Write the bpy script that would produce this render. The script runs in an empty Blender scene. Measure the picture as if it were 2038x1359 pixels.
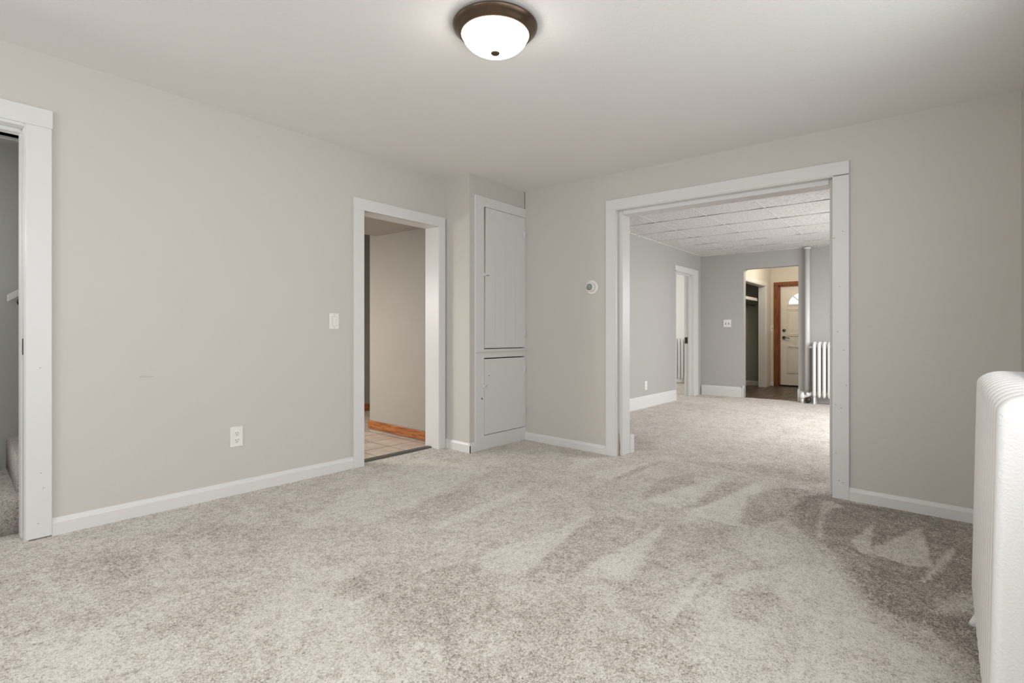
import bpy, bmesh, math, random
import numpy as np
from mathutils import Vector, Matrix, noise
random.seed(7)
S = bpy.context.scene
C = S.collection

# ------------------------------------------------------------------ camera
SHEAR = 0.0181            # shear fitted to image lines: heights fall this much per metre towards the right
cam_d = bpy.data.cameras.new('camera'); cam = bpy.data.objects.new('camera', cam_d); C.objects.link(cam)
F, YAW, HY = 1032.58, 0.6968, 667.87
cam_d.sensor_width = 36; cam_d.lens = F*36/2038
cam_d.shift_y = (HY-679.5)/2038
cam.location = (0, 0, 1.0846)
cam.rotation_euler = (math.pi/2, 0, YAW-math.pi/2)
cam_d.clip_start = 0.02
S.camera = cam

# ------------------------------------------------------------------ world, exposure
w = bpy.data.worlds.new('world'); S.world = w; w.use_nodes = True
w.node_tree.nodes['Background'].inputs[0].default_value = (0.86, 0.93, 1, 1)
w.node_tree.nodes['Background'].inputs[1].default_value = 0.6
S.view_settings.view_transform = 'Standard'; S.view_settings.look = 'None'
S.view_settings.gamma = 1; S.view_settings.use_curve_mapping = False
S.view_settings.exposure = 0.0
S.cycles.max_bounces = 10; S.cycles.diffuse_bounces = 8
S.cycles.use_denoising = True

# ------------------------------------------------------------------ daylight entering at the windows, room lamps, and added fill lights
def area(name, loc, rot, sx, sy, power, col=(1, .975, .94), spread=math.pi):
    d = bpy.data.lights.new(name, 'AREA'); d.shape = 'RECTANGLE'; d.size = sx; d.size_y = sy
    d.energy = power; d.color = col; d.spread = spread
    o = bpy.data.objects.new(name, d); C.objects.link(o); o.location = loc; o.rotation_euler = rot
    return o
def point(name, loc, power, col, r=.05):
    d = bpy.data.lights.new(name, 'POINT'); d.energy = power; d.color = col; d.shadow_soft_size = r
    o = bpy.data.objects.new(name, d); C.objects.link(o); o.location = loc
    return o
H90 = math.pi/2
DAY = (.965, .985, 1)
area('daylight_window_right', (.55, -.34, 1.50), (-H90+.35, 0, math.pi), 1.7, 1.25, 28, DAY)
area('daylight_window_rear_right', (-1.75, -.34, 1.50), (-H90, 0, math.pi), 1.1, 1.25, 9, DAY)
area('fill_above_radiator', (2.2, -.34, 1.55), (-H90-.25, 0, math.pi), 1.05, 1.1, 11.5, DAY)  # added fill, lifts the ceiling and front wall; no such window known
area('daylight_window_back', (-2.62, 1.5, 1.50), (H90-.1, 0, -H90), 1.9, 1.35, 51, DAY)
area('daylight_window_middle', (7.1, -.36, 1.45), (-H90+.72, 0, math.pi), 2.3, 1.4, 114, (.985, .99, 1))
area('daylight_window_side', (9.6, 6.55, 1.5), (H90, 0, math.pi), 1.6, 1.4, 50, (1, 1, .98))
area('fill_kitchen', (1.27, 5.2, 1.45), (H90-1.0, 0, -H90), .9, 1.1, 62, (1, .97, .93))  # added kitchen fill light, not a known window
point('foyer_bulb', (10.6, 2.0, 2.35), 28, (1, .90, .76), .08)
point('kitchen_bulb', (2.1, 5.35, 2.25), 2, (1, .90, .78), .12)
point('stair_bulb', (-.35, 4.1, 1.7), 15, (1, .97, .93), .15)

# ------------------------------------------------------------------ helpers
def shift(x, y):
    """height shear of floor and geometry: slopes in the near room, levels out beyond the cased opening"""
    near = SHEAR*y
    if x <= 4.1: return near
    k = min(1, (x-4.1)/2.2); k = k*k*(3-2*k)
    return near*(1-k) + .025*k
def mat(name): 
    m = bpy.data.materials.new(name); m.use_nodes = True
    return m, m.node_tree, m.node_tree.nodes['Principled BSDF']
def simple(name, col, rough=.5, metal=0, bump=0, bscale=60, mottle=0, mscale=3, emis=0, spec=.5):
    m, t, p = mat(name)
    p.inputs['Base Color'].default_value = (*col, 1); p.inputs['Roughness'].default_value = rough
    p.inputs['Metallic'].default_value = metal; p.inputs['Specular IOR Level'].default_value = spec
    g = t.nodes.new('ShaderNodeNewGeometry')
    if mottle:
        n = t.nodes.new('ShaderNodeTexNoise'); n.inputs['Scale'].default_value = mscale; n.inputs['Detail'].default_value = 5
        t.links.new(g.outputs['Position'], n.inputs['Vector'])
        mx = t.nodes.new('ShaderNodeMix'); mx.data_type = 'RGBA'
        mx.inputs[6].default_value = (*[c*(1-mottle) for c in col], 1); mx.inputs[7].default_value = (*[min(1, c*(1+mottle)) for c in col], 1)
        t.links.new(n.outputs['Fac'], mx.inputs[0]); t.links.new(mx.outputs[2], p.inputs['Base Color'])
    if bump:
        n = t.nodes.new('ShaderNodeTexNoise'); n.inputs['Scale'].default_value = bscale; n.inputs['Detail'].default_value = 3
        t.links.new(g.outputs['Position'], n.inputs['Vector'])
        b = t.nodes.new('ShaderNodeBump'); b.inputs['Strength'].default_value = bump; b.inputs['Distance'].default_value = .004
        t.links.new(n.outputs['Fac'], b.inputs['Height']); t.links.new(b.outputs[0], p.inputs['Normal'])
    if emis:
        p.inputs['Emission Color'].default_value = (*col, 1); p.inputs['Emission Strength'].default_value = emis
    return m
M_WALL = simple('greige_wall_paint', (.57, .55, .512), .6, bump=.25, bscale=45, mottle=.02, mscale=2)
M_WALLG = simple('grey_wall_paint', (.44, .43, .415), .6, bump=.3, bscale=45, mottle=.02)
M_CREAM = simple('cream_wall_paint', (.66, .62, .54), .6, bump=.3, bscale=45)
M_TAUPE = simple('taupe_wall_paint', (.37, .345, .305), .6, bump=.3, bscale=40, mottle=.04)
M_CEIL = simple('ceiling_paint', (.79, .787, .775), .7, bump=.35, bscale=70, mottle=.012, mscale=6)
M_TRIM = simple('white_trim_paint', (.695, .69, .68), .38, bump=.2, bscale=25, mottle=.015, mscale=12)
M_RAD = simple('radiator_enamel', (.80, .79, .78), .33, bump=.35, bscale=160)
M_PLATE = simple('white_plastic', (.80, .79, .76), .3)
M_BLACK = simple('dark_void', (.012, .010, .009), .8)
M_DARK = simple('dark_bronze', (.075, .056, .044), .42, metal=.75)
M_BRONZE = simple('oiled_bronze', (.115, .08, .056), .33, metal=.85, mottle=.25, mscale=14)
M_CHROME = simple('dark_nickel', (.25, .25, .24), .25, metal=1)
M_RUBBER = simple('grey_vinyl_edge', (.11, .10, .09), .55, bump=.4, bscale=90)
M_CHIP = simple('bare_old_wood', (.30, .22, .12), .8, bump=.5, bscale=120)
M_LCD = simple('grey_dial_glass', (.30, .33, .30), .2)
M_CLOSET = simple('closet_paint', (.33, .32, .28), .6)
M_NAIL = simple('old_nail_dimple', (.22, .20, .18), .8)
M_SEAM = simple('seam_shadow_gap', (.05, .045, .04), .9)

def wood(name, c1, c2, c3, rough, scale, axis, rings=7):
    m, t, p = mat(name)
    g = t.nodes.new('ShaderNodeNewGeometry'); mp = t.nodes.new('ShaderNodeMapping')
    mp.inputs['Scale'].default_value = axis
    t.links.new(g.outputs['Position'], mp.inputs['Vector'])
    n = t.nodes.new('ShaderNodeTexNoise'); n.inputs['Scale'].default_value = scale; n.inputs['Detail'].default_value = 6
    n.inputs['Distortion'].default_value = .8
    t.links.new(mp.outputs[0], n.inputs['Vector'])
    r = t.nodes.new('ShaderNodeValToRGB'); e = r.color_ramp.elements
    e[0].position = .3; e[0].color = (*c1, 1); e[1].position = .7; e[1].color = (*c3, 1)
    x = e.new(.5); x.color = (*c2, 1)
    t.links.new(n.outputs['Fac'], r.inputs[0]); t.links.new(r.outputs[0], p.inputs['Base Color'])
    p.inputs['Roughness'].default_value = rough
    return m
M_OAK = wood('honey_oak', (.20, .055, .012), (.38, .13, .035), (.50, .20, .06), .35, 9, (6, .6, 6))
M_OAKD = wood('honey_oak_door_casing', (.13, .035, .008), (.21, .065, .015), (.29, .10, .025), .35, 9, (6, 6, .6))
M_PLANK = wood('dark_plank_vinyl', (.022, .012, .008), (.085, .055, .038), (.24, .19, .15), .4, 3.2, (.8, 7, 1))

# tile: pale stone squares with dark grout
def tile_mat():
    m, t, p = mat('stone_tile')
    g = t.nodes.new('ShaderNodeNewGeometry'); mp = t.nodes.new('ShaderNodeMapping')
    mp.inputs['Location'].default_value = (-2.94+.3*10, -3.95+.275*20, 0)
    t.links.new(g.outputs['Position'], mp.inputs['Vector'])
    b = t.nodes.new('ShaderNodeTexBrick'); b.offset = 0; b.squash = 1
    b.inputs['Scale'].default_value = 1; b.inputs['Brick Width'].default_value = .3; b.inputs['Row Height'].default_value = .275
    b.inputs['Mortar Size'].default_value = .004; b.inputs['Color1'].default_value = (.62, .53, .45, 1); b.inputs['Color2'].default_value = (.68, .59, .51, 1)
    b.inputs['Mortar'].default_value = (.10, .05, .035, 1); b.inputs['Mortar Smooth'].default_value = 0
    t.links.new(mp.outputs[0], b.inputs['Vector'])
    n = t.nodes.new('ShaderNodeTexNoise'); n.inputs['Scale'].default_value = 7; n.inputs['Detail'].default_value = 4
    t.links.new(g.outputs['Position'], n.inputs['Vector'])
    mx = t.nodes.new('ShaderNodeMix'); mx.data_type = 'RGBA'; mx.blend_type = 'MULTIPLY'; mx.inputs[0].default_value = .6
    r = t.nodes.new('ShaderNodeValToRGB'); r.color_ramp.elements[0].color = (.72, .62, .58, 1); r.color_ramp.elements[1].color = (1, 1, 1, 1)
    r.color_ramp.elements[0].position = .35; r.color_ramp.elements[1].position = .62
    t.links.new(n.outputs['Fac'], r.inputs[0]); t.links.new(b.outputs['Color'], mx.inputs[6]); t.links.new(r.outputs[0], mx.inputs[7])
    t.links.new(mx.outputs[2], p.inputs['Base Color']); p.inputs['Roughness'].default_value = .35
    return m
M_TILE = tile_mat()

# carpet: flecked cut tufts; the attribute holds vacuum marks and painted corner light and shade
def carpet_mat(name='flecked_carpet', dark=1.0):
    m, t, p = mat(name)
    L = t.links.new
    g = t.nodes.new('ShaderNodeNewGeometry')
    def noise_(scale, detail=2, dist=0.0, rough=.5):
        n = t.nodes.new('ShaderNodeTexNoise'); n.inputs['Scale'].default_value = scale; n.inputs['Detail'].default_value = detail
        n.inputs['Distortion'].default_value = dist; n.inputs['Roughness'].default_value = rough
        L(g.outputs['Position'], n.inputs['Vector']); return n.outputs['Fac']
    def math_(op, a, b, clamp=False):
        n = t.nodes.new('ShaderNodeMath'); n.operation = op; n.use_clamp = clamp
        for i, v in enumerate((a, b)):
            if isinstance(v, (int, float)): n.inputs[i].default_value = v
            else: L(v, n.inputs[i])
        return n.outputs[0]
    fine = noise_(250, 2, .5, .6)
    tuft = noise_(105, 2, .8, .6)
    clump = noise_(26, 3, .4)
    foot = noise_(5.5, 4, .3, .6)
    at = t.nodes.new('ShaderNodeAttribute'); at.attribute_name = 'pile_shade'
    a = math_('MULTIPLY', math_('SUBTRACT', fine, .5), 1.7)
    b = math_('MULTIPLY', math_('SUBTRACT', tuft, .5), 1.9)
    c = math_('MULTIPLY', math_('SUBTRACT', clump, .5), .75)
    d = math_('MULTIPLY', math_('SUBTRACT', foot, .5), .55)
    s = math_('ADD', math_('ADD', a, b), math_('ADD', c, d))
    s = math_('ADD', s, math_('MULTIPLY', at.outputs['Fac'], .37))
    s = math_('ADD', s, .60)
    r = t.nodes.new('ShaderNodeValToRGB'); e = r.color_ramp.elements
    e[0].position = .0; e[0].color = (.16*dark, .125*dark, .10*dark, 1)
    e[1].position = 1.0; e[1].color = (.80*dark, .755*dark, .705*dark, 1)
    x = e.new(.32); x.color = (.40*dark, .345*dark, .295*dark, 1)
    x = e.new(.62); x.color = (.62*dark, .565*dark, .51*dark, 1)
    L(s, r.inputs[0]); L(r.outputs[0], p.inputs['Base Color'])
    p.inputs['Roughness'].default_value = .95; p.inputs['Specular IOR Level'].default_value = .1
    p.inputs['Sheen Weight'].default_value = .25; p.inputs['Sheen Roughness'].default_value = .6
    bu = t.nodes.new('ShaderNodeBump'); bu.inputs['Strength'].default_value = .9; bu.inputs['Distance'].default_value = .006
    L(math_('ADD', math_('MULTIPLY', fine, .6), math_('ADD', tuft, math_('MULTIPLY', clump, .5))), bu.inputs['Height']); L(bu.outputs[0], p.inputs['Normal'])
    return m
M_CARPET = carpet_mat()

def empty(name, loc, label, cat, group=None):
    o = bpy.data.objects.new(name, None); C.objects.link(o)
    o.location = (loc[0], loc[1], loc[2]+shift(loc[0], loc[1])); o.empty_display_size = .05
    o['label'] = label; o['category'] = cat
    if group: o['group'] = group
    return o
def root_pos(p):
    v = Vector((0, 0, 0))
    while p is not None: v += p.location; p = p.parent
    return v
class G:
    """gathers geometry in world x, y and height above the finished floor"""
    def __init__(s): s.v = []; s.f = []; s.sm = []
    def add(s, vs, fs, smooth=False):
        k = len(s.v); s.v += [tuple(v) for v in vs]; s.f += [tuple(i+k for i in f) for f in fs]; s.sm += [smooth]*len(fs); return s
    def box(s, x0, x1, y0, y1, z0, z1, bev=0):
        if x0 > x1: x0, x1 = x1, x0
        if y0 > y1: y0, y1 = y1, y0
        if bev <= 0:
            vs = [(x, y, z) for x in (x0, x1) for y in (y0, y1) for z in (z0, z1)]
            return s.add(vs, [(0, 1, 3, 2), (4, 6, 7, 5), (0, 4, 5, 1), (2, 3, 7, 6), (0, 2, 6, 4), (1, 5, 7, 3)])
        bm = bmesh.new(); bmesh.ops.create_cube(bm, size=1)
        for v in bm.verts: v.co = Vector(((x0+x1)/2+v.co.x*(x1-x0), (y0+y1)/2+v.co.y*(y1-y0), (z0+z1)/2+v.co.z*(z1-z0)))
        b = min(bev, .45*min(x1-x0, y1-y0, z1-z0))
        bmesh.ops.bevel(bm, geom=bm.edges[:], offset=b, segments=2, affect='EDGES', profile=.5)
        bm.verts.index_update()
        s.add([v.co[:] for v in bm.verts], [[v.index for v in f.verts] for f in bm.faces]); bm.free(); return s
    def lathe(s, c, axis, prof, n=48, cap=True):
        """prof: (radius, distance along axis) pairs"""
        ax = Vector(axis).normalized(); u = ax.orthogonal().normalized(); w_ = ax.cross(u); c = Vector(c)
        vs = []
        for r, h in prof:
            for i in range(n):
                a = 2*math.pi*i/n; vs.append((c+ax*h+(u*math.cos(a)+w_*math.sin(a))*r)[:])
        fs = []
        for j in range(len(prof)-1):
            for i in range(n):
                i2 = (i+1) % n; fs.append((j*n+i, j*n+i2, (j+1)*n+i2, (j+1)*n+i))
        if cap: fs.append(tuple(range(n))[::-1]); fs.append(tuple(range((len(prof)-1)*n, len(prof)*n)))
        return s.add(vs, fs, True)
    def tube(s, pts, r, n=12):
        pts = [Vector(p) for p in pts]; vs = []
        up = Vector((0, 0, 1))
        for i, p in enumerate(pts):
            d = (pts[min(i+1, len(pts)-1)]-pts[max(i-1, 0)]).normalized()
            a = up if abs(d.dot(up)) < .9 else Vector((1, 0, 0))
            u = d.cross(a).normalized(); w_ = d.cross(u)
            for k in range(n): vs.append((p+(u*math.cos(2*math.pi*k/n)+w_*math.sin(2*math.pi*k/n))*r)[:])
        fs = [(j*n+k, j*n+(k+1) % n, (j+1)*n+(k+1) % n, (j+1)*n+k) for j in range(len(pts)-1) for k in range(n)]
        fs += [tuple(range(n))[::-1], tuple(range((len(pts)-1)*n, len(pts)*n))]
        return s.add(vs, fs, True)
    def prism(s, pts, d):
        """pts: closed polygon in space, extruded by vector d"""
        n = len(pts); d = Vector(d)
        vs = [tuple(p) for p in pts]+[tuple(Vector(p)+d) for p in pts]
        fs = [tuple(range(n)), tuple(range(n, 2*n))[::-1]]+[(i, (i+1) % n, (i+1) % n+n, i+n)[::-1] for i in range(n)]
        return s.add(vs, fs)
    def build(s, name, m, parent=None, sheared=True, label=None):
        me = bpy.data.meshes.new(name)
        off = root_pos(parent)
        vs = [(x-off.x, y-off.y, z+(shift(x, y) if sheared else 0)-off.z) for x, y, z in s.v]
        me.from_pydata(vs, [], s.f); me.materials.append(m)
        bm = bmesh.new(); bm.from_mesh(me); bmesh.ops.recalc_face_normals(bm, faces=bm.faces[:]); bm.to_mesh(me); bm.free()
        me.polygons.foreach_set('use_smooth', s.sm); me.update()
        o = bpy.data.objects.new(name, me); C.objects.link(o)
        if parent is not None: o.parent = parent
        if label: o['label'] = label
        return o
def _merge(s, o, m, sheared=True):
    """adds surface marks (holes, scuffs, seams) to an existing mesh as a further material"""
    me = o.data; off = root_pos(o); me.materials.append(m); k = len(me.materials)-1
    bm = bmesh.new(); bm.from_mesh(me)
    vs = [bm.verts.new((x-off.x, y-off.y, z+(shift(x, y) if sheared else 0)-off.z)) for x, y, z in s.v]
    for f in s.f:
        try: nf = bm.faces.new([vs[i] for i in f]); nf.material_index = k
        except ValueError: pass
    bmesh.ops.recalc_face_normals(bm, faces=[f for f in bm.faces if f.material_index == k]); bm.to_mesh(me); bm.free()
G.merge = _merge
def struct(o):
    o['kind'] = 'structure'; return o
def tag(o, label, cat, group=None):
    o['label'] = label; o['category'] = cat
    if group: o['group'] = group
    return o
def centre_origin(o):
    """move a single-mesh thing's origin to its base"""
    vs = [v.co for v in o.data.vertices]
    c = Vector((sum(v.x for v in vs)/len(vs), sum(v.y for v in vs)/len(vs), min(v.z for v in vs)))
    o.data.transform(Matrix.Translation(-c)); o.location = c; return o

# ================================================================== SETTING
YL, YB, XF, HC = 3.509, 3.20, 4.024, 2.45      # left wall, chimney breast, front wall, ceiling height
YL2, XF2 = 3.666, 4.244                        # far faces of those walls
YR = -.32                                      # right wall
XM, YM = 9.37, 3.40                            # far wall and left wall of the middle room
BOT = -.12
WT = HC+.04
# --- near room walls
g = G()
for x0, x1, z0, z1 in [(-2.75, -.42, BOT, WT), (-.42, .43, 2.065, WT), (.43, 2.36, BOT, WT), (2.36, 3.17, 2.02, WT), (3.17, XF2, BOT, WT)]:
    g.box(x0, x1, YL, YL2, z0, z1)
struct(g.build('wall_left', M_WALL))
g = G()
g.box(3.245, 3.29, YB, YL+.02, BOT, WT)                       # chimney breast / cupboard enclosure
g.box(3.29, 3.405, YB, YB+.05, BOT, WT); g.box(3.405, XF+.02, YB, YB+.05, 2.20, WT); g.box(4.018, XF+.03, YB, YB+.05, BOT, WT)
g.box(3.405, 4.018, YB, YB+.05, BOT, .05)
struct(g.build('wall_bumpout', M_WALL))
g = G()
for y0, y1, z0, z1 in [(YR-.15, .58, BOT, WT), (.58, 2.20, 2.135, 2.56), (2.20, YL2+.02, BOT, WT)]:
    g.box(XF, XF2, y0, y1, z0, z1)
struct(g.build('wall_front', M_WALL))
def window_wall(name, along, lo, hi, near, far, holes, top, material):
    """wall with window holes; along='x' runs along x between y=near..far"""
    g = G(); cur = lo
    def bx(a, b, z0, z1):
        if along == 'x': g.box(a, b, near, far, z0, z1)
        else: g.box(near, far, a, b, z0, z1)
    for a, b, z0, z1 in holes:
        bx(cur, a, BOT, top); bx(a, b, BOT, z0); bx(a, b, z1, top); cur = b
    bx(cur, hi, BOT, top)
    return struct(g.build(name, material))
window_wall('wall_right', 'x', -2.75, XF2, YR-.15, YR, [(-2.30, -1.20, .88, 2.13), (-.30, 1.40, .88, 2.13), (1.67, 2.73, 1.0, 2.13)], WT, M_WALL)
window_wall('wall_back', 'y', YR-.15, YL2, -2.75, -2.60, [(.75, 2.65, .83, 2.18)], WT, M_WALL)
def window_unit(name, along, a, b, z0, z1, p, inner, sgn):
    """painted frame, sill and sash bars standing in a hole; inner = room face coordinate"""
    f = G(); t = .045
    def bx(gg, u0, u1, v0, v1, zz0, zz1):
        if along == 'x': gg.box(u0, u1, v0, v1, zz0, zz1, .003)
        else: gg.box(v0, v1, u0, u1, zz0, zz1, .003)
    q = inner; o_ = inner+sgn*.018
    for u0, u1, zz0, zz1 in [(a-.09, a, z0-.02, z1+.1), (b, b+.09, z0-.02, z1+.1), (a-.09, b+.09, z1, z1+.1)]: bx(f, u0, u1, min(q, o_), max(q, o_), zz0, zz1)
    fr = f.build(name, M_TRIM); struct(fr)
    s = G(); bx(s, a-.11, b+.11, min(q, q+sgn*.05), max(q, q+sgn*.05), z0-.05, z0-.02); s.build('window_sill', M_TRIM, fr)
    s = G(); q2 = inner-sgn*.10
    for u0, u1, zz0, zz1 in [(a, a+t, z0, z1), (b-t, b, z0, z1), (a+t, b-t, z0, z0+t), (a+t, b-t, z1-t, z1), (a+t, b-t, (z0+z1)/2-.02, (z0+z1)/2+.02)]: bx(s, u0, u1, min(q2, q2-sgn*.03), max(q2, q2-sgn*.03), zz0, zz1)
    s.build('sash', M_TRIM, fr)
window_unit('window_1', 'x', -.30, 1.40, .88, 2.13, None, YR, 1)
window_unit('added_window_radiator', 'x', 1.67, 2.73, 1.0, 2.13, None, YR, 1)  # unseen window, added to go with the fill light above the radiator
window_unit('window_2', 'x', -2.30, -1.20, .88, 2.13, None, YR, 1)
window_unit('window_3', 'y', .75, 2.65, .83, 2.18, None, -2.60, 1)
# --- ceilings
g = G()
for x0, x1 in [(-2.75, XF+.1)]: g.box(x0, x1, YR-.15, YL+.05, HC, HC+.15)
struct(g.build('ceiling', M_CEIL))

# --- floor: one carpet through both rooms, tufts as the vacuum left them, corner light and shade painted in
PILE_AND_SHADE = [
 (-1.0, 0.0245, [(3.935, 0.733), (4.028, 0.631), (3.983, 0.455), (4.027, 0.198), (4.051, -0.141), (3.17, -0.159), (2.278, -0.189), (2.236, -0.141), (2.327, -0.061), (2.467, 0.047), (2.495, 0.17), (2.534, 0.238), (2.75, 0.314), (2.999, 0.426), (3.168, 0.567), (3.276, 0.661), (3.671, 0.727)]),  # corner shade painted into the carpet, together with pile brushed dark
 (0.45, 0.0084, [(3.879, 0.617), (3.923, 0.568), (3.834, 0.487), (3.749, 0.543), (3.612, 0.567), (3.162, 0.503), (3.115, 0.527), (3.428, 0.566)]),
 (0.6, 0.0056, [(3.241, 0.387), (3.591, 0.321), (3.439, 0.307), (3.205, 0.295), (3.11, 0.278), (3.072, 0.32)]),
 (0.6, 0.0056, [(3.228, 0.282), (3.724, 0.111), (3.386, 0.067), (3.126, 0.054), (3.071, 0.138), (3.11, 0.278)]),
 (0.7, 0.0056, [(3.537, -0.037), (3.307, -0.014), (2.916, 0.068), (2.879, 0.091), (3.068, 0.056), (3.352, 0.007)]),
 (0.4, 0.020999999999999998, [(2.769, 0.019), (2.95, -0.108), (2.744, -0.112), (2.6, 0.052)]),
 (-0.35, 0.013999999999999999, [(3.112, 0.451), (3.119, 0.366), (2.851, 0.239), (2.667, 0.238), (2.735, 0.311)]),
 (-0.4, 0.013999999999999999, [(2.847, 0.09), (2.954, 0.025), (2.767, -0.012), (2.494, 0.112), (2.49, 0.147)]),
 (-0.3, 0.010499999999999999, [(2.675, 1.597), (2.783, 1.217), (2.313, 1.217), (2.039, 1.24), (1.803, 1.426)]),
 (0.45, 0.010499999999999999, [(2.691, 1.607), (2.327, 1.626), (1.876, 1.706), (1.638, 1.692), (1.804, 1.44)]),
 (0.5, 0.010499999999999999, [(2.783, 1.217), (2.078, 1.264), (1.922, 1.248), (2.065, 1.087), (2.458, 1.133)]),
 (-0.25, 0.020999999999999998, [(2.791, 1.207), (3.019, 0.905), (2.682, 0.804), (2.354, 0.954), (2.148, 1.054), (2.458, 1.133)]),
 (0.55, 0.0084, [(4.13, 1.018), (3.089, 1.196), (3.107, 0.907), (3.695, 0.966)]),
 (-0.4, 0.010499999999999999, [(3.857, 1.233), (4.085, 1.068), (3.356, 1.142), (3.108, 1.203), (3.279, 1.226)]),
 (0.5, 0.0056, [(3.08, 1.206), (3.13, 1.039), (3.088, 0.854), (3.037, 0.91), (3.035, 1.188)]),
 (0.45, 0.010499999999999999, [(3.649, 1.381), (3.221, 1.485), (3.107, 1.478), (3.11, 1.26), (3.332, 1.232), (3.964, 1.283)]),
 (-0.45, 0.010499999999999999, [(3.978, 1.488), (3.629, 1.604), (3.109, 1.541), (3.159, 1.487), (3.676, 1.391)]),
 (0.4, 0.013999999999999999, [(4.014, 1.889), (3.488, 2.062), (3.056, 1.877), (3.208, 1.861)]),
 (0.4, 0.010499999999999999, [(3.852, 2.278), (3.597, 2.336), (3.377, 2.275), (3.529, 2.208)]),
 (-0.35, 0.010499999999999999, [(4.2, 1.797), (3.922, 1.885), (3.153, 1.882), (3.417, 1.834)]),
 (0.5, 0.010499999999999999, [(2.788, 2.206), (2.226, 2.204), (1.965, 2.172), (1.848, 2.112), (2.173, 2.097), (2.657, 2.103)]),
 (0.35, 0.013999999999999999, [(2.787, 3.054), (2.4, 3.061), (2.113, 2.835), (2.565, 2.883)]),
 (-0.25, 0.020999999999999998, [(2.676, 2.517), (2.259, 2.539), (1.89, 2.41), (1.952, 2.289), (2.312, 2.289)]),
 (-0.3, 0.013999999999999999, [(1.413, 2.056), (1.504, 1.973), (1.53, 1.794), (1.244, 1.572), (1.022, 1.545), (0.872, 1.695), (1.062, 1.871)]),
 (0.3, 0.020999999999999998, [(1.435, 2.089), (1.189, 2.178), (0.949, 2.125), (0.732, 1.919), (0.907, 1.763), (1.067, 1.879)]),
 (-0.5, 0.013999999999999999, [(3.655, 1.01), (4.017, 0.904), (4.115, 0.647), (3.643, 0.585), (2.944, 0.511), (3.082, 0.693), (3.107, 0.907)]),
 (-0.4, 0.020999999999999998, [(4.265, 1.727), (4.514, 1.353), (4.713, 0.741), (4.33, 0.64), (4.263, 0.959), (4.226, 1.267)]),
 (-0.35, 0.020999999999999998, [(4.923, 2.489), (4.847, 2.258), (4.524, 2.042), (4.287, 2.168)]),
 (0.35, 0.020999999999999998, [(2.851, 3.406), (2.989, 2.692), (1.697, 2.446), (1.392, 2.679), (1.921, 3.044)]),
 (0.5, 0.020999999999999998, [(2.098, 0.791), (2.47, 0.702), (2.898, 0.454), (2.576, 0.312), (2.37, 0.207), (2.272, 0.044), (2.162, -0.057), (1.766, 0.202), (1.521, 0.544)]),  # paler carpet along the shade's edge, window light painted in
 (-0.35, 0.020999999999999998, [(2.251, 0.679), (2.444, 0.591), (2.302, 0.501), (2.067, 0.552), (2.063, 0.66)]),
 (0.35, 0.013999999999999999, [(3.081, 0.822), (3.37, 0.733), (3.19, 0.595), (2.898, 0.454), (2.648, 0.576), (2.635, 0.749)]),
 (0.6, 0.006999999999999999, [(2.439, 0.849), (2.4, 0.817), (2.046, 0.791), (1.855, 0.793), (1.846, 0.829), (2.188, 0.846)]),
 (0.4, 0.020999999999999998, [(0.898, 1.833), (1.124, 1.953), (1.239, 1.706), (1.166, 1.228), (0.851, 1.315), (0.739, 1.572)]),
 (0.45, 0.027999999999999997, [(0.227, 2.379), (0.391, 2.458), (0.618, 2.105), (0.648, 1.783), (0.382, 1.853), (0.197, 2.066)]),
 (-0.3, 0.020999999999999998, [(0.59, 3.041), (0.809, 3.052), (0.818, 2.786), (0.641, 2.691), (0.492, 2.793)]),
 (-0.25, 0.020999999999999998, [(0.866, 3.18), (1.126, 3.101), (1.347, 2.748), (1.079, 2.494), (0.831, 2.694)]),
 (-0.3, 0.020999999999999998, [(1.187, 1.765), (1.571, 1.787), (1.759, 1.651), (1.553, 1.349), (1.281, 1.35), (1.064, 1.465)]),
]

def in_poly(px, py, pl):
    inside = np.zeros(px.shape, bool); n = len(pl); dist = np.full(px.shape, 9.0)
    for i in range(n):
        x1, y1 = pl[i]; x2, y2 = pl[(i+1) % n]
        c = ((y1 > py) != (y2 > py)) & (px < (x2-x1)*(py-y1)/((y2-y1) or 1e-9)+x1); inside ^= c
        dx, dy = x2-x1, y2-y1; tt = np.clip(((px-x1)*dx+(py-y1)*dy)/(dx*dx+dy*dy+1e-12), 0, 1)
        dist = np.minimum(dist, np.hypot(px-x1-tt*dx, py-y1-tt*dy))
    return np.where(inside, dist, -dist)
def carpet(name, xs, ys, top=0.0, parent=None):
    X, Y = np.meshgrid(np.array(xs), np.array(ys), indexing='ij'); x = X.ravel(); y = Y.ravel()
    wob = np.array([noise.noise((a*6, b*6, 1.3)) for a, b in zip(x, y)])
    wob2 = np.array([noise.noise((a*17, b*17, 4.1)) for a, b in zip(x, y)])
    pile_shade = .15*np.array([noise.noise((a*1.1, b*2.6, 9)) for a, b in zip(x, y)])
    for v, s, pl in PILE_AND_SHADE:
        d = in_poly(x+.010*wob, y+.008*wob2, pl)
        m_ = np.clip(d/(s*2)+.5, 0, 1); pile_shade = pile_shade*(1-m_*.6)+v*m_
    nx, ny = len(xs), len(ys)
    vs = [(a, b, top+shift(a, b)+.003*w1) for a, b, w1 in zip(x, y, wob)]
    fs = [(i*ny+j, (i+1)*ny+j, (i+1)*ny+j+1, i*ny+j+1) for i in range(nx-1) for j in range(ny-1)]
    me = bpy.data.meshes.new(name); me.from_pydata([tuple(map(float, v)) for v in vs], [], fs); me.materials.append(M_CARPET)
    at = me.attributes.new('pile_shade', 'FLOAT', 'POINT'); at.data.foreach_set('value', pile_shade.astype(np.float32))
    me.polygons.foreach_set('use_smooth', [True]*len(fs)); me.update()
    o = bpy.data.objects.new(name, me); C.objects.link(o); struct(o); return o
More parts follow.
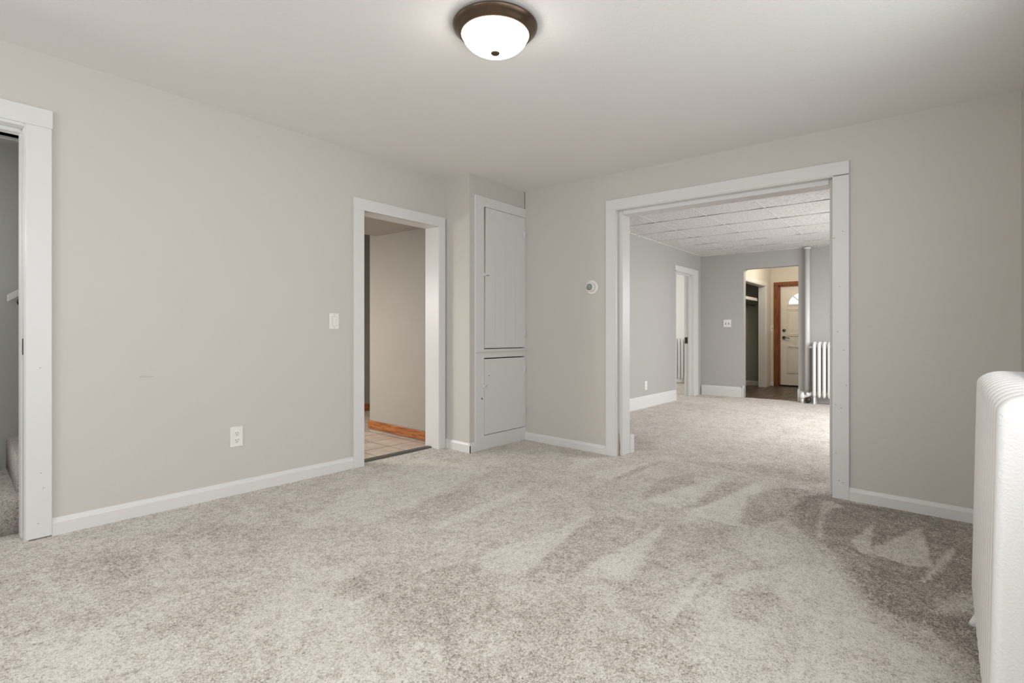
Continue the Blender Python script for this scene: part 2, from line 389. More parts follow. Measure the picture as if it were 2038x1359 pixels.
def rng(a, b, s): n = max(1, round((b-a)/s)); return [a+(b-a)*i/n for i in range(n+1)]
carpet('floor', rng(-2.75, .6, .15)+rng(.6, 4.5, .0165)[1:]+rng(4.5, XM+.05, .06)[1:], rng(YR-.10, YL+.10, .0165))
carpet('floor_side_room', rng(7.4, 11.6, .1), rng(YM-.0, 6.7, .1), -.001)
carpet('floor_stair_foot', rng(-.6, 1.0, .05), rng(YL+.10, 3.9, .03), -.001)
g = G(); g.box(1.2, 5.2, 3.635, 6.2, -.10, .004); struct(g.build('floor_kitchen', M_TILE))
g = G(); g.box(XM+.03, 12.3, 1.0, 3.6, -.10, .002); struct(g.build('floor_foyer', M_PLANK))

# --- casings: legs butt under a wider head board
def bx_on(g, plane, a, b, q, r, z0, z1, bev=.003):
    if plane == 'y': g.box(a, b, min(q, r), max(q, r), z0, z1, bev)
    else: g.box(min(q, r), max(q, r), a, b, z0, z1, bev)
def nailmarks(pts, plane, q, parent, rad=.003):
    rad *= .75
    g = G()
    for a, z in pts:
        if plane == 'y': g.lathe((a, q, z), (0, -1, 0), [(rad, 0), (rad*.5, .0012)], 10)
        else: g.lathe((q, a, z), (-1, 0, 0), [(rad, 0), (rad*.5, .0012)], 10)
    g.merge(parent, M_NAIL)
# trim 1: stair door
t1 = G(); q = YL-.02
for a, b, z0, z1 in [(.424, .523, .006, 2.072), (-.545, .527, 2.072, 2.165), (-.54, -.43, .006, 2.072)]: bx_on(t1, 'y', a, b, YL, q, z0, z1)
t1 = struct(t1.build('trim_1', M_TRIM))
g = G()
g.box(.420, .436, YL-.012, YL2+.012, 0, 2.075, .001); g.box(-.42, .420, YL-.012, YL2+.01, 2.058, 2.078, .002); g.box(-.435, -.42, YL-.012, YL2+.01, 0, 2.058, .002)
g.box(.4155, .4205, YL+.06, YL+.125, 0, 2.05, .0015); g.box(-.41, .420, YL+.06, YL+.125, 2.040, 2.059, .003)
g.build('door_jamb', M_TRIM, t1)
g = G(); g.box(.4185, .4203, YL+.018, YL+.046, .925, 1.005); g.build('strike_plate', M_DARK, t1)
nailmarks([(.48, .33), (.49, .255), (.47, .08), (.478, .86)], 'y', q, t1)
# trim 2: kitchen doorway
t2 = G()
for a, b, z0, z1 in [(2.28, 2.371, 0, 2.0), (3.157, 3.228, 0, 2.0), (2.28, 3.228, 2.0, 2.09)]: bx_on(t2, 'y', a, b, YL, YL-.02, z0, z1, .0025)
t2 = struct(t2.build('trim_2', M_TRIM))
g = G(); g.box(2.355, 2.371, YL-.015, YL2+.015, 0, 2.0, .001); g.box(3.15, 3.165, YL-.015, YL2+.01, 0, 2.0, .001); g.box(2.371, 3.15, YL-.015, YL2+.01, 2.0, 2.018, .001)
g.build('door_jamb', M_TRIM, t2)
# trim 3: cased opening
t3 = G()
for a, b, z0, z1 in [(2.19, 2.285, 0, 2.142), (.485, .580, 0, 2.128), (.485, 2.285, 2.135, 2.222)]: bx_on(t3, 'x', a, b, XF, XF-.02, z0, z1)
t3 = struct(t3.build('trim_3', M_TRIM))
g = G()
g.box(XF-.015, XF2+.02, 2.187, 2.205, 0, 2.135, .002); g.box(XF-.015, XF2+.02, .575, .580, 0, 2.135, .001); g.box(XF-.015, XF2+.02, .58, 2.187, 2.128, 2.138, .001)
g.build('jamb_lining', M_TRIM, t3)
g = G()
g.box(4.067, 4.206, 2.153, 2.188, 0, 2.13, .006); g.box(4.067, 4.206, .579, .605, 0, 2.13, .006); g.box(4.067, 4.206, .605, 2.153, 2.095, 2.13, .006)
g.box(4.206, XF2+.04, 2.150, 2.20, 0, .16, .003)
g.build('stop_moulding', M_TRIM, t3)
g = G()
pts = [(4.0665, 2.1875), (4.0662, 2.181), (4.066, 2.170), (4.066, 2.166), (4.066, 2.170)]
prof = [(.0, .010), (.03, .008), (.07, .012), (.11, .010), (.14, .006), (.175, .004), (.195, .001)]
poly = [(4.0655, 2.186-k*.1, z) for z, k in prof]+[(4.0655, 2.186-k*.1-k*.75, z) for z, k in reversed(prof)]
g.prism(poly, (.003, 0, 0)); g.build('chipped_wood', M_CHIP, t3, label='bare brown wood showing through chipped white paint')
nailmarks([(.60-.03, 1.72), (.52, 1.76), (.54, 1.40), (.55, 1.10), (.515, .98), (.56, .62), (.53, .60), (.56, .30), (.54, .12), (.52, .11), (.50, .75)], 'x', XF-.02, t3, .004)
nailmarks([(.59, 2.06), (.588, 1.56), (.59, 1.2)], 'x', XF-.02, t3, .003)

# --- baseboards (near room low moulded; middle room tall capped)
def board(name, plane, a, b, q, sgn, h, th, cap=0):
    """profile extruded along the wall; sgn = direction out of the wall"""
    if cap: prof = [(0, 0), (th, 0), (th, h*.76), (th*.75, h*.80), (th*.85, h*.86), (th*.45, h*.95), (th*.25, h), (0, h)]
    else: prof = [(0, 0), (th, 0), (th, h*.72), (th*.86, h*.80), (th*.45, h*.93), (th*.30, h), (0, h)]
    n = len(prof); K = 12; vs = []
    for i in range(K+1):
        u = a+(b-a)*i/K
        for d, z in prof: vs.append((u, q+sgn*d, z) if plane == 'y' else (q+sgn*d, u, z))
    fs = [(i*n+j, i*n+(j+1) % n, (i+1)*n+(j+1) % n, (i+1)*n+j) for i in range(K) for j in range(n)]+[tuple(range(n)), tuple(range(K*n, K*n+n))[::-1]]
    return struct(G().add(vs, fs).build(name, M_TRIM))
board('baseboard_left', 'y', .523, 2.28, YL, -1, .088, .016)
board('baseboard_left_rear', 'y', -2.6, -.545, YL, -1, .088, .016)
board('baseboard_bumpout', 'x', YB-.014, YL, 3.245, -1, .085, .014)
board('baseboard_bumpout_return', 'y', 3.233, 3.305, YB, -1, .085, .014)
board('baseboard_front', 'x', 2.285, YB-.002, XF, -1, .076, .015)
board('baseboard_front_right', 'x', YR, .485, XF, -1, .082, .016)
board('baseboard_right', 'y', -2.6, XF-.02, YR, 1, .082, .016)
board('baseboard_middle_left', 'y', XF2, 8.235, YM, -1, .175, .018, 1)
board('baseboard_middle_far', 'x', 2.655, YM-.02, XM, -1, .175, .018, 1)
board('baseboard_middle_far_right', 'x', YR, 1.835, XM, -1, .175, .018, 1)
g = G(); g.box(XM-.024, XM+.02, 2.655, 2.68, 0, .20, .004); g.box(XM-.024, XM+.02, 1.80, 1.835, 0, .20, .004); struct(g.build('trim_4', M_TRIM))

# ================================================================== MIDDLE ROOM
HM = 2.474      # z of its dropped ceiling at y = 0
def ceilz(y): return HM+.0135*y
g = G()
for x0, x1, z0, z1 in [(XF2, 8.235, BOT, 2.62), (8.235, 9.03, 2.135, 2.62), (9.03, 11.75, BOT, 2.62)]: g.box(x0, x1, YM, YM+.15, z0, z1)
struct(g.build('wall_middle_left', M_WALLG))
AY0, AY1, AZ = 1.826, 2.663, 2.195
g = G()
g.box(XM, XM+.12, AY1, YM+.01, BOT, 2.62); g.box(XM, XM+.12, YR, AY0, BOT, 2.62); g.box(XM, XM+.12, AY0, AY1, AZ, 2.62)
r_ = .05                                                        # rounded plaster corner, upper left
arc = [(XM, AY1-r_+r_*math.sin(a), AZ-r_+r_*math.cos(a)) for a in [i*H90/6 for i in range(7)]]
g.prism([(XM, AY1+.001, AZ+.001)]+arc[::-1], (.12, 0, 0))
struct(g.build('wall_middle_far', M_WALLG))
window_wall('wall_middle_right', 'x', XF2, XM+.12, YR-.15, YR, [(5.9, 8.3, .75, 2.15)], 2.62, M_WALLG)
window_unit('window_4', 'x', 5.9, 8.3, .75, 2.15, None, YR, 1)
# suspended tile ceiling
m, t, p = mat('acoustic_tile')
p.inputs['Roughness'].default_value = .85
gg = t.nodes.new('ShaderNodeNewGeometry'); n1 = t.nodes.new('ShaderNodeTexNoise'); n1.inputs['Scale'].default_value = 38; n1.inputs['Detail'].default_value = 5
t.links.new(gg.outputs['Position'], n1.inputs['Vector'])
r1 = t.nodes.new('ShaderNodeValToRGB'); r1.color_ramp.elements[0].position = .32; r1.color_ramp.elements[0].color = (.56, .55, .54, 1); r1.color_ramp.elements[1].position = .6; r1.color_ramp.elements[1].color = (.77, .76, .75, 1)
t.links.new(n1.outputs['Fac'], r1.inputs[0]); t.links.new(r1.outputs[0], p.inputs['Base Color'])
b1 = t.nodes.new('ShaderNodeBump'); b1.inputs['Strength'].default_value = .5; b1.inputs['Distance'].default_value = .004
t.links.new(n1.outputs['Fac'], b1.inputs['Height']); t.links.new(b1.outputs[0], p.inputs['Normal'])
M_ACOU = m
g = G()
yy = [YR-.1, YM+.02]; xx = [XF2-.01, XM+.02]
vs = [(x, y, ceilz(y)+dz) for x in xx for y in yy for dz in (0, .12)]
g.add(vs, [(0, 1, 3, 2), (4, 6, 7, 5), (0, 4, 5, 1), (2, 3, 7, 6), (0, 2, 6, 4), (1, 5, 7, 3)])
mc = struct(g.build('ceiling_middle', M_ACOU, sheared=False))
tx = [4.90+.645*i for i in range(7)]; ty = [.267+.635*i for i in range(-1, 6)]
def tee(x0, x1, y0, y1, d):
    vs = [(x, y, ceilz(y)-k) for x in (x0, x1) for y in (y0, y1) for k in (d, -.01)]
    return vs, [(0, 1, 3, 2), (4, 6, 7, 5), (0, 4, 5, 1), (2, 3, 7, 6), (0, 2, 6, 4), (1, 5, 7, 3)]
g = G()
for x in tx: g.add(*tee(x-.011, x+.011, YR, YM, .006))
for y in ty:
    if y < YM: g.add(*tee(XF2, XM, y-.006, y+.006, .003))
g.add(*tee(XF2, XM, YM-.02, YM, .008)); g.add(*tee(XM-.02, XM, YR, YM, .008))
g.build('tee_grid', M_TRIM, mc, sheared=False)
g = G()
for x in tx+[XM-.006]:
    for y in ty:
        for s_ in (1, -1):
            ln = random.uniform(.10, .26); w0 = random.uniform(.007, .017)
            a = y+s_*.013; b_ = y+s_*(.013+ln)
            if max(a, b_) > YM: continue
            xa = x-.0112
            P4 = [(xa, a), (xa, b_), (xa-w0, a)]
            g.prism([(px_, py_, ceilz(py_)-.0012) for px_, py_ in P4], (0, 0, .002))
g.merge(mc, M_SEAM, sheared=False)
# side-room door casing and jamb
t5 = G()
for a, b, z0, z1 in [(9.025, 9.205, 0, 2.13), (8.19, 9.205, 2.13, 2.215)]: bx_on(t5, 'y', a, b, YM, YM-.02, z0, z1)
t5 = struct(t5.build('trim_5', M_TRIM))
g = G(); g.box(9.015, 9.03, YM-.01, YM+.16, 0, 2.13, .001); g.box(8.235, 8.245, YM-.01, YM+.16, 0, 2.13, .001); g.box(8.235, 9.02, YM-.01, YM+.16, 2.12, 2.14, .001)
g.box(9.0, 9.016, YM+.05, YM+.09, 0, 2.12, .002); g.box(8.245, 9.016, YM+.05, YM+.09, 2.10, 2.122, .002)
g.build('door_jamb', M_TRIM, t5)
g = G(); g.box(9.011, 9.016, YM+.10, YM+.15, .92, 1.03); g.build('strike_plate', M_DARK, t5)

# ================================================================== SIDE ROOM
g = G(); g.box(7.4, 11.75, 6.65, 6.8, BOT, .85); g.box(7.4, 11.75, 6.65, 6.8, 2.2, 2.62); g.box(7.4, 8.75, 6.65, 6.8, .85, 2.2); g.box(10.45, 11.75, 6.65, 6.8, .85, 2.2)
struct(g.build('wall_side_left', M_CREAM))
M_BRIGHT = simple('white_wall_paint', (.80, .79, .76), .6, bump=.2, bscale=45)
g = G(); g.box(11.55, 11.7, YM+.15, 6.7, BOT, 2.62); struct(g.build('wall_side_far', M_BRIGHT))
g = G(); g.box(7.35, 7.5, YM+.15, 6.7, BOT, 2.62); struct(g.build('wall_side_near', M_BRIGHT))
g = G(); g.box(7.35, 11.75, YM+.13, 6.8, 2.55, 2.7); struct(g.build('ceiling_side', M_CEIL))
window_unit('window_5', 'x', 8.75, 10.45, .85, 2.2, None, 6.65, -1)

# ================================================================== FOYER
XD, YC = 11.95, 2.85
g = G(); g.box(XD, XD+.15, 1.0, 1.79, BOT, 2.75); g.box(XD, XD+.15, 2.70, 3.6, BOT, 2.75); g.box(XD, XD+.15, 1.79, 2.70, 2.10, 2.75)
struct(g.build('wall_foyer_far', M_CREAM))
g = G(); g.box(XM+.12, 9.66, YC, YC+.12, BOT, 2.75); g.box(9.66, 11.50, YC, YC+.12, 2.085, 2.75); g.box(11.50, XD, YC, YC+.12, BOT, 2.75)
struct(g.build('wall_foyer_left', M_CREAM))
g = G(); g.box(XM+.12, XD, 1.0, 1.12, BOT, 2.75); struct(g.build('wall_foyer_right', M_CREAM))
g = G(); g.box(XM+.02, XD+.15, 1.0, YC+.1, 2.65, 2.8); struct(g.build('ceiling_foyer', M_CEIL))
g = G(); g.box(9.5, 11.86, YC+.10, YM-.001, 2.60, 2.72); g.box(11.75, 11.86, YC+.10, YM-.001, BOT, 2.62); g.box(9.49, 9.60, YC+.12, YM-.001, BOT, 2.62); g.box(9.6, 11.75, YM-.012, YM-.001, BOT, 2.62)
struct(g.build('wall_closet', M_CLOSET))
board('baseboard_closet_end', 'x', YC+.12, YM-.02, 11.75, -1, .10, .014)
board('baseboard_foyer', 'x', 2.79, YC, XD, -1, .09, .014)
t6 = G(); q = YC-.018
for a, b, z0, z1 in [(11.495, 11.60, 0, 2.08), (9.55, 11.60, 2.08, 2.155), (9.55, 9.66, 0, 2.08)]: bx_on(t6, 'y', a, b, YC, q, z0, z1)
t6 = struct(t6.build('trim_6', M_TRIM))
g = G(); g.box(11.485, 11.50, YC-.01, YC+.125, 0, 2.08, .002); g.box(9.66, 11.49, YC-.01, YC+.125, 2.07, 2.087, .002); g.build('door_jamb', M_TRIM, t6)
# front door
t7 = G()
for a, b, z0, z1 in [(2.70, 2.79, 0, 2.11), (1.70, 1.79, 0, 2.11), (1.70, 2.79, 2.11, 2.18)]: bx_on(t7, 'x', a, b, XD, XD-.022, z0, z1, .005)
for a, b, z0, z1 in [(2.672, 2.70, 0, 2.11), (1.79, 1.815, 0, 2.11), (1.79, 2.70, 2.085, 2.11)]: bx_on(t7, 'x', a, b, XD-.01, XD+.12, z0, z1, .001)
t7 = struct(t7.build('trim_7', M_OAKD))
M_DOOR = simple('cream_door_enamel', (.78, .74, .66), .4, mottle=.05, mscale=9)
dr = G()
D0, D1 = 1.818, 2.668; dz0, dz1 = .03, 2.082
# slab with a half-round light: built as a polygon ring around the glass
cy, cz_, R_ = (D0+D1)/2, 1.715, .27
arcp = [(cy+R_*math.cos(math.pi*i/24), cz_+.86*R_*math.sin(math.pi*i/24)) for i in range(25)]
x0 = XD+.03; x1 = XD+.075
def slab(a, b, z0, z1): dr.box(x0, x1, a, b, z0, z1)
slab(D0, D1, dz0, cz_); slab(D0, cy-R_, cz_, dz1); slab(cy+R_, D1, cz_, dz1)
pl = [(x0, y, z) for y, z in arcp]
topv = [(x0, cy+R_, dz1)]+pl+[(x0, cy-R_, dz1)]
for i in range(24):
    (ya, za), (yb, zb) = arcp[i], arcp[i+1]
    dr.prism([(x0, ya, za), (x0, yb, zb), (x0, yb, dz1), (x0, ya, dz1)], (x1-x0, 0, 0))
dr = struct(dr.build('door_1', M_DOOR))
g = G()
ring = [(cy+(R_+.028)*math.cos(math.pi*i/24), cz_+.86*(R_+.028)*math.sin(math.pi*i/24)) for i in range(25)]
for i in range(24):
    (ya, za), (yb, zb) = arcp[i], arcp[i+1]; (yc, zc), (yd, zd) = ring[i+1], ring[i]
    g.prism([(x0-.012, ya, za), (x0-.012, yb, zb), (x0-.012, yc, zc), (x0-.012, yd, zd)], (.012, 0, 0))
g.box(x0-.014, x0, cy-R_-.04, cy+R_+.04, cz_-.03, cz_, .003)
for a in (45, 90, 135):
    ca, sa = math.cos(math.radians(a)), math.sin(math.radians(a))
    g.tube([(x0+.01, cy+.085*ca, cz_+.075*sa), (x0+.01, cy+R_*ca, cz_+.86*R_*sa)], .011, 8)
g.tube([(x0+.01, cy+.085*math.cos(math.pi*i/10), cz_+.075*math.sin(math.pi*i/10)) for i in range(11)], .010, 8)
g.build('glass_surround', M_DOOR, dr)
M_DAY = simple('daylit_glass', (.86, .95, 1), .2, emis=.75)
g = G(); g.add([(x0+.03, y, z) for y, z in arcp], [tuple(range(25))]); g.build('pane', M_DAY, dr)
g = G()
def panel(a, b, z0, z1):
    for k, (o1, o2) in enumerate([(0, .014), (.032, .044)]):
        for u0, u1, v0, v1 in [(a+o1, b-o1, z0+o1, z0+o2), (a+o1, b-o1, z1-o2, z1-o1), (a+o1, a+o2, z0+o1, z1-o1), (b-o2, b-o1, z0+o1, z1-o1)]:
            g.box(x0-.013+.003*k, x0+.001, u0, u1, v0, v1, .002)
for a, b in [(2.29, 2.54), (1.945, 2.195)]:
    for c_, d_ in ((1.05, 1.62), (.28, .84)): g = G(); panel(a, b, c_, d_); g.build('door_panel', M_DOOR, dr)
g = G(); g.box(x0-.02, x1, D0, D1, .005, .032, .002); g.box(XD-.02, XD+.12, 1.79, 2.70, .0, .02, .002); g.build('door_sill', M_BLACK, dr)
hd = G(); hd.lathe((x0, 2.60, 1.17), (-1, 0, 0), [(.032, 0), (.032, .012), (.02, .016), (.02, .03), (.001, .031)], 20); hd.build('deadbolt', M_CHROME, dr)
hd = G(); hd.lathe((x0, 2.60, 1.02), (-1, 0, 0), [(.034, 0), (.034, .012), (.014, .018), (.014, .05), (.001, .051)], 20); hd.tube([(x0-.045, 2.60, 1.02), (x0-.05, 2.55, 1.015), (x0-.045, 2.49, 1.0)], .009, 8)
hd.build('door_handle', M_CHROME, dr)

# ================================================================== KITCHEN
g = G(); g.box(3.30, 4.2, YL2-.001, 4.757, BOT, 2.6); struct(g.build('wall_kitchen_return', M_TAUPE))
g = G(); g.box(1.0, 5.3, 5.95, 6.1, BOT, 2.7); struct(g.build('wall_kitchen_far', M_TAUPE))
window_wall('wall_kitchen_near', 'y', YL2, 6.0, 1.1, 1.25, [(4.75, 5.65, .9, 2.0)], 2.7, M_TAUPE)
window_unit('added_window_kitchen', 'y', 4.75, 5.65, .9, 2.0, None, 1.25, 1)  # made-up window, put in to house the kitchen fill light
g = G(); g.box(5.1, 5.25, 4.7, 6.0, BOT, 2.7); g.box(4.2, 5.25, 4.60, 4.757, BOT, 2.7); struct(g.build('wall_kitchen_right', M_TAUPE))
g = G(); g.box(1.1, 5.3, YL2-.05, 6.1, 2.46, 2.6); g.box(1.25, 3.30, YL2, 4.64, 2.055, 2.47); struct(g.build('ceiling_kitchen', M_TAUPE))
def oakboard(name, x0, x1, y0, y1, h):
    g = G(); g.box(x0, x1, y0, y1, .004, h, .004); o = g.build(name, M_OAK); return struct(o)
oakboard('baseboard_kitchen_return', 3.284, 3.30, YL2, 4.773, .092)
oakboard('baseboard_kitchen_far', 1.3, 5.1, 5.935, 5.95, .092)
g = G(); g.prism([(2.372, 3.588, -.004), (3.149, 3.588, -.004), (3.149, 3.588, .008), (3.149, 3.60, .016), (3.149, 3.640, .016)][:2]+[(3.149, 3.588, .010), (2.372, 3.588, .010)], (0, .012, 0))
g.box(2.372, 3.149, 3.590, 3.642, -.003, .014, .004)
tag(centre_origin(g.build('threshold_strip', M_RUBBER)), 'dark grey threshold strip between carpet and kitchen tiles in doorway', 'threshold')

# ================================================================== STAIRWELL
M_STAIRW = simple('grey_stair_wall_paint', (.42, .415, .40), .6, bump=.2, bscale=45)
g = G(); g.box(-1.6, 1.1, 4.46, 4.6, BOT, 2.22); struct(g.build('wall_stair_far', M_STAIRW))
g = G(); g.box(-1.6, 1.1, 4.44, 4.62, 2.22, 2.235, .002); struct(g.build('trim_8', M_TRIM))
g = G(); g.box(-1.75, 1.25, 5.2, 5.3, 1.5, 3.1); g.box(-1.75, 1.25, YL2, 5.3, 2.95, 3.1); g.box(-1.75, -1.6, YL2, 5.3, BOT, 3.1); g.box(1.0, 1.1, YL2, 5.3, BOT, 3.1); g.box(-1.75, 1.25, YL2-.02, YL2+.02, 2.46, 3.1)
struct(g.build('stair_upper_darkness', M_BLACK))  # darkness of the open stairwell, painted as black walls
# carpeted winding steps
def soft_block(poly, z0, z1, r=.022):
    """carpet-wrapped step: polygon block with a rounded nosing"""
    bm = bmesh.new(); vb = [bm.verts.new((x, y, z0)) for x, y in poly]; vt = [bm.verts.new((x, y, z1)) for x, y in poly]
    n = len(poly); bm.faces.new(vb[::-1]); bm.faces.new(vt)
    for i in range(n): bm.faces.new((vb[i], vb[(i+1) % n], vt[(i+1) % n], vt[i]))
    ed = [e for e in bm.edges if all(v.co.z > z1-1e-5 for v in e.verts)]
    bmesh.ops.bevel(bm, geom=ed, offset=r, segments=4, affect='EDGES', profile=.5)
    bm.verts.index_update(); g = G()
    g.add([v.co[:] for v in bm.verts], [[v.index for v in f.verts] for f in bm.faces], True); bm.free(); return g
M_CARPS = carpet_mat('stair_carpet', .8)
st = empty('staircase', (.2, 4.0, 0), 'winding stairs wrapped in flecked beige carpet behind the left doorway', 'stairs')
soft_block([(-1.59, 3.672), (.99, 3.672), (.99, 4.455), (-1.59, 4.455)], .0, .188).build('stair_step', M_CARPS, st)
soft_block([(.418, 3.69), (.99, 3.69), (.99, 4.455), (.452, 4.455)], .189, .378, .03).build('stair_step', M_CARPS, st)
soft_block([(.70, 3.69), (.99, 3.69), (.99, 4.455), (.60, 4.455)], .379, .57, .03).build('stair_step', M_CARPS, st)
# handrail
hr = empty('handrail', (.6, 4.42, 1.2), 'white stair handrail end beyond the left door opening', 'handrail')
g = G(); g.prism([(.452, 4.36, 1.215), (.452, 4.405, 1.215), (.452, 4.405, 1.255), (.452, 4.36, 1.255)], (.45, 0, .34)); g.build('rail', M_TRIM, hr)
g = G(); g.tube([(.53, 4.385, 1.285), (.53, 4.395, 1.235), (.53, 4.46, 1.215)], .009, 8); g.lathe((.53, 4.459, 1.215), (0, -1, 0), [(.03, 0), (.03, .006), (.012, .012)], 16); g.build('bracket', M_DARK, hr)

# ================================================================== THINGS
# ceiling light
LX, LY = 1.735, 1.55
cl = empty('ceiling_light', (LX, LY, HC), 'round flush ceiling light with bronze rim and lit ribbed glass bowl', 'ceiling light')
g = G(); g.lathe((LX, LY, HC-.0005), (0, 0, -1), [(.10, 0), (.172, .0), (.182, .006), (.190, .012), (.188, .018), (.176, .030), (.170, .034), (.162, .046), (.153, .052), (.150, .050), (.148, .040), (.10, .03)], 96, False); g.build('rim', M_BRONZE, cl)
m, t, p = mat('lit_ribbed_glass')
geo = t.nodes.new('ShaderNodeNewGeometry')
def vdist(c):
    v = t.nodes.new('ShaderNodeVectorMath'); v.operation = 'DISTANCE'; v.inputs[1].default_value = c; t.links.new(geo.outputs['Position'], v.inputs[0]); return v.outputs['Value']
def mm(op, a, b):
    n = t.nodes.new('ShaderNodeMath'); n.operation = op
    for i, v in enumerate((a, b)):
        if isinstance(v, (int, float)): n.inputs[i].default_value = v
        else: t.links.new(v, n.inputs[i])
    return n.outputs[0]
zb = HC-.05+shift(LX, LY)
dv = (math.sin(YAW), -math.cos(YAW))
d1 = vdist((LX+.07*dv[0], LY+.07*dv[1], zb)); d2 = vdist((LX-.07*dv[0], LY-.07*dv[1], zb))
glow = mm('ADD', mm('DIVIDE', .0042, mm('MULTIPLY', d1, d1)), mm('DIVIDE', .0055, mm('MULTIPLY', d2, d2)))
glow = mm('ADD', mm('MULTIPLY', glow, 24), .7)
p.inputs['Base Color'].default_value = (.85, .80, .72, 1); p.inputs['Roughness'].default_value = .25
p.inputs['Emission Color'].default_value = (1, .95, .88, 1); t.links.new(glow, p.inputs['Emission Strength'])
g = G()
n_ = 120; prof = []
for i in range(15):
    a = i/14; prof.append((.1485*math.cos(a*H90*.985)**.98, .040+.088*math.sin(a*H90)))
vs = []; 
for r, h in prof:
    for i in range(n_):
        rr = r*(1+.006*math.cos(i*2*math.pi/n_*40)); an = 2*math.pi*i/n_; vs.append((LX+rr*math.cos(an), LY+rr*math.sin(an), HC-h))
fs = [(j*n_+i, j*n_+(i+1) % n_, (j+1)*n_+(i+1) % n_, (j+1)*n_+i) for j in range(len(prof)-1) for i in range(n_)]
fs.append(tuple(range((len(prof)-1)*n_, len(prof)*n_)))
g.add(vs, fs, True); g.build('glass_bowl', m, cl)
g = G(); g.lathe((LX, LY, HC-.126), (0, 0, -1), [(.019, -.010), (.021, -.001), (.0205, .004), (.016, .008), (.008, .0105), (.001, .011)], 24); g.build('finial', M_BRONZE, cl)

# thermostat
th = empty('thermostat', (XF, 2.43, 1.475), 'round white dial thermostat on the wall left of the wide opening', 'thermostat')
ty_, tz_ = 2.432, 1.473
g = G(); g.lathe((XF, ty_, tz_), (-1, 0, 0), [(.064, 0), (.066, .003), (.062, .008), (.052, .011), (.045, .012)], 48); g.build('wall_ring', M_PLATE, th)
g = G(); g.lathe((XF-.010, ty_, tz_), (-1, 0, 0), [(.042, 0), (.042, .018), (.038, .030), (.033, .036), (.030, .036)], 48); g.build('dial', M_PLATE, th)
g = G(); g.lathe((XF-.045, ty_, tz_), (-1, 0, 0), [(.027, 0), (.027, .004), (.024, .0045)], 32); f_ = g.build('dial_face', M_LCD, th)
g = G(); ring_ = []
for i in range(33):
    a = 2*math.pi*i/32; ring_.append((XF-.049, ty_+.026*math.cos(a), tz_+.026*math.sin(a)))
g.tube(ring_, .002, 6); g.build('bezel', M_DARK, f_)
g = G(); g.tube([(XF-.0505, ty_+.016, tz_-.018), (XF-.0505, ty_+.003, tz_+.004)], .0012, 6); g.tube([(XF-.0505, ty_+.006, tz_-.020), (XF-.0505, ty_-.008, tz_-.018)], .0012, 6); g.build('pointer', M_DARK, f_)

# wall plates
def plate_frame(plane, a, z, q, sgn, w_, h_, th=.006):
    g = G(); bx_on(g, plane, a-w_/2, a+w_/2, q, q+sgn*th, z-h_/2, z+h_/2, .0022); return g
def outlet(a, z, q, plane, label, w_=.078, h_=.128, sgn=-1):
    loc = (a, q, z-h_/2) if plane == 'y' else (q, a, z-h_/2)
    o = empty('wall_outlet', loc, label, 'outlet')
    plate_frame(plane, a, z, q, sgn, w_, h_).build('cover_plate', M_PLATE, o)
    for dz in (.0225, -.0225):
        f = G()
        ax = (0, sgn, 0) if plane == 'y' else (sgn, 0, 0)
        c = (a, q+sgn*.004, z+dz) if plane == 'y' else (q+sgn*.004, a, z+dz)
        f.lathe(c, ax, [(.0175, 0), (.0175, .0035), (.0165, .0042)], 28); r = f.build('receptacle', M_PLATE, o)
        s = G(); e0 = q+sgn*.0078; e1 = q+sgn*.0086
        for da, hh in ((-.0065, .009), (.0065, .0075)): bx_on(s, plane, a+da-.0016, a+da+.0016, e0, e1, z+dz+.003-hh/2, z+dz+.003+hh/2, 0)
        bx_on(s, plane, a-.0025, a+.0025, e0, e1, z+dz-.012, z+dz-.007, 0)
        s.build('slot', M_SEAM, r)
    return o
outlet(1.424, .371, YL, 'y', 'white duplex outlet low on the long left wall')
outlet(7.14, .325, YM, 'y', 'white outlet low on the left wall of the middle room')
def rocker(a, z, q, plane, label, sgn=-1, w_=.078, h_=.118):
    loc = (a, q, z-h_/2) if plane == 'y' else (q, a, z-h_/2)
    o = empty('light_switch', loc, label, 'light switch')
    plate_frame(plane, a, z, q, sgn, w_, h_).build('cover_plate', M_PLATE, o)
    s = G(); bx_on(s, plane, a-.0185, a+.0185, q+sgn*.004, q+sgn*.0064, z-.036, z+.036, .0004); s.build('recess', simple('plate_recess', (.45, .44, .42), .5), o)
    s = G()
    for y0_, y1_, k in ((z-.034, z, .0095), (z, z+.034, .0075)): bx_on(s, plane, a-.0165, a+.0165, q+sgn*.0045, q+sgn*k, y0_, y1_, .001)
    s.build('rocker', M_PLATE, o)
    for dz in (.049, -.049):
        s = G()
        c = (a, q+sgn*.006, z+dz) if plane == 'y' else (q+sgn*.006, a, z+dz)
        s.lathe(c, (0, sgn, 0) if plane == 'y' else (sgn, 0, 0), [(.003, 0), (.002, .0008)], 10)
        s.build('screw', M_CHROME, o)
    return o
rocker(2.119, 1.129, YL, 'y', 'white rocker light switch on the left wall beside the kitchen doorway')
def toggle(a, z, q, plane, label, w_, h_, offs, sgn=-1):
    loc = (a, q, z-h_/2) if plane == 'y' else (q, a, z-h_/2)
    o = empty('light_switch', loc, label, 'light switch')
    plate_frame(plane, a, z, q, sgn, w_, h_).build('cover_plate', M_PLATE, o)
    for d in offs:
        s = G(); bx_on(s, plane, a+d-.008, a+d+.008, q+sgn*.0055, q+sgn*.0065, z-.018, z+.018, 0); r = s.build('toggle_slot', M_SEAM, o)
        s = G(); bx_on(s, plane, a+d-.005, a+d+.005, q+sgn*.005, q+sgn*.016, z-.002, z+.014, .001); s.build('toggle', M_PLATE, o)
    return o
toggle(2.935, 1.275, XM, 'x', 'white double switch plate on the far wall of the middle room', .13, .13, (-.025, .025))
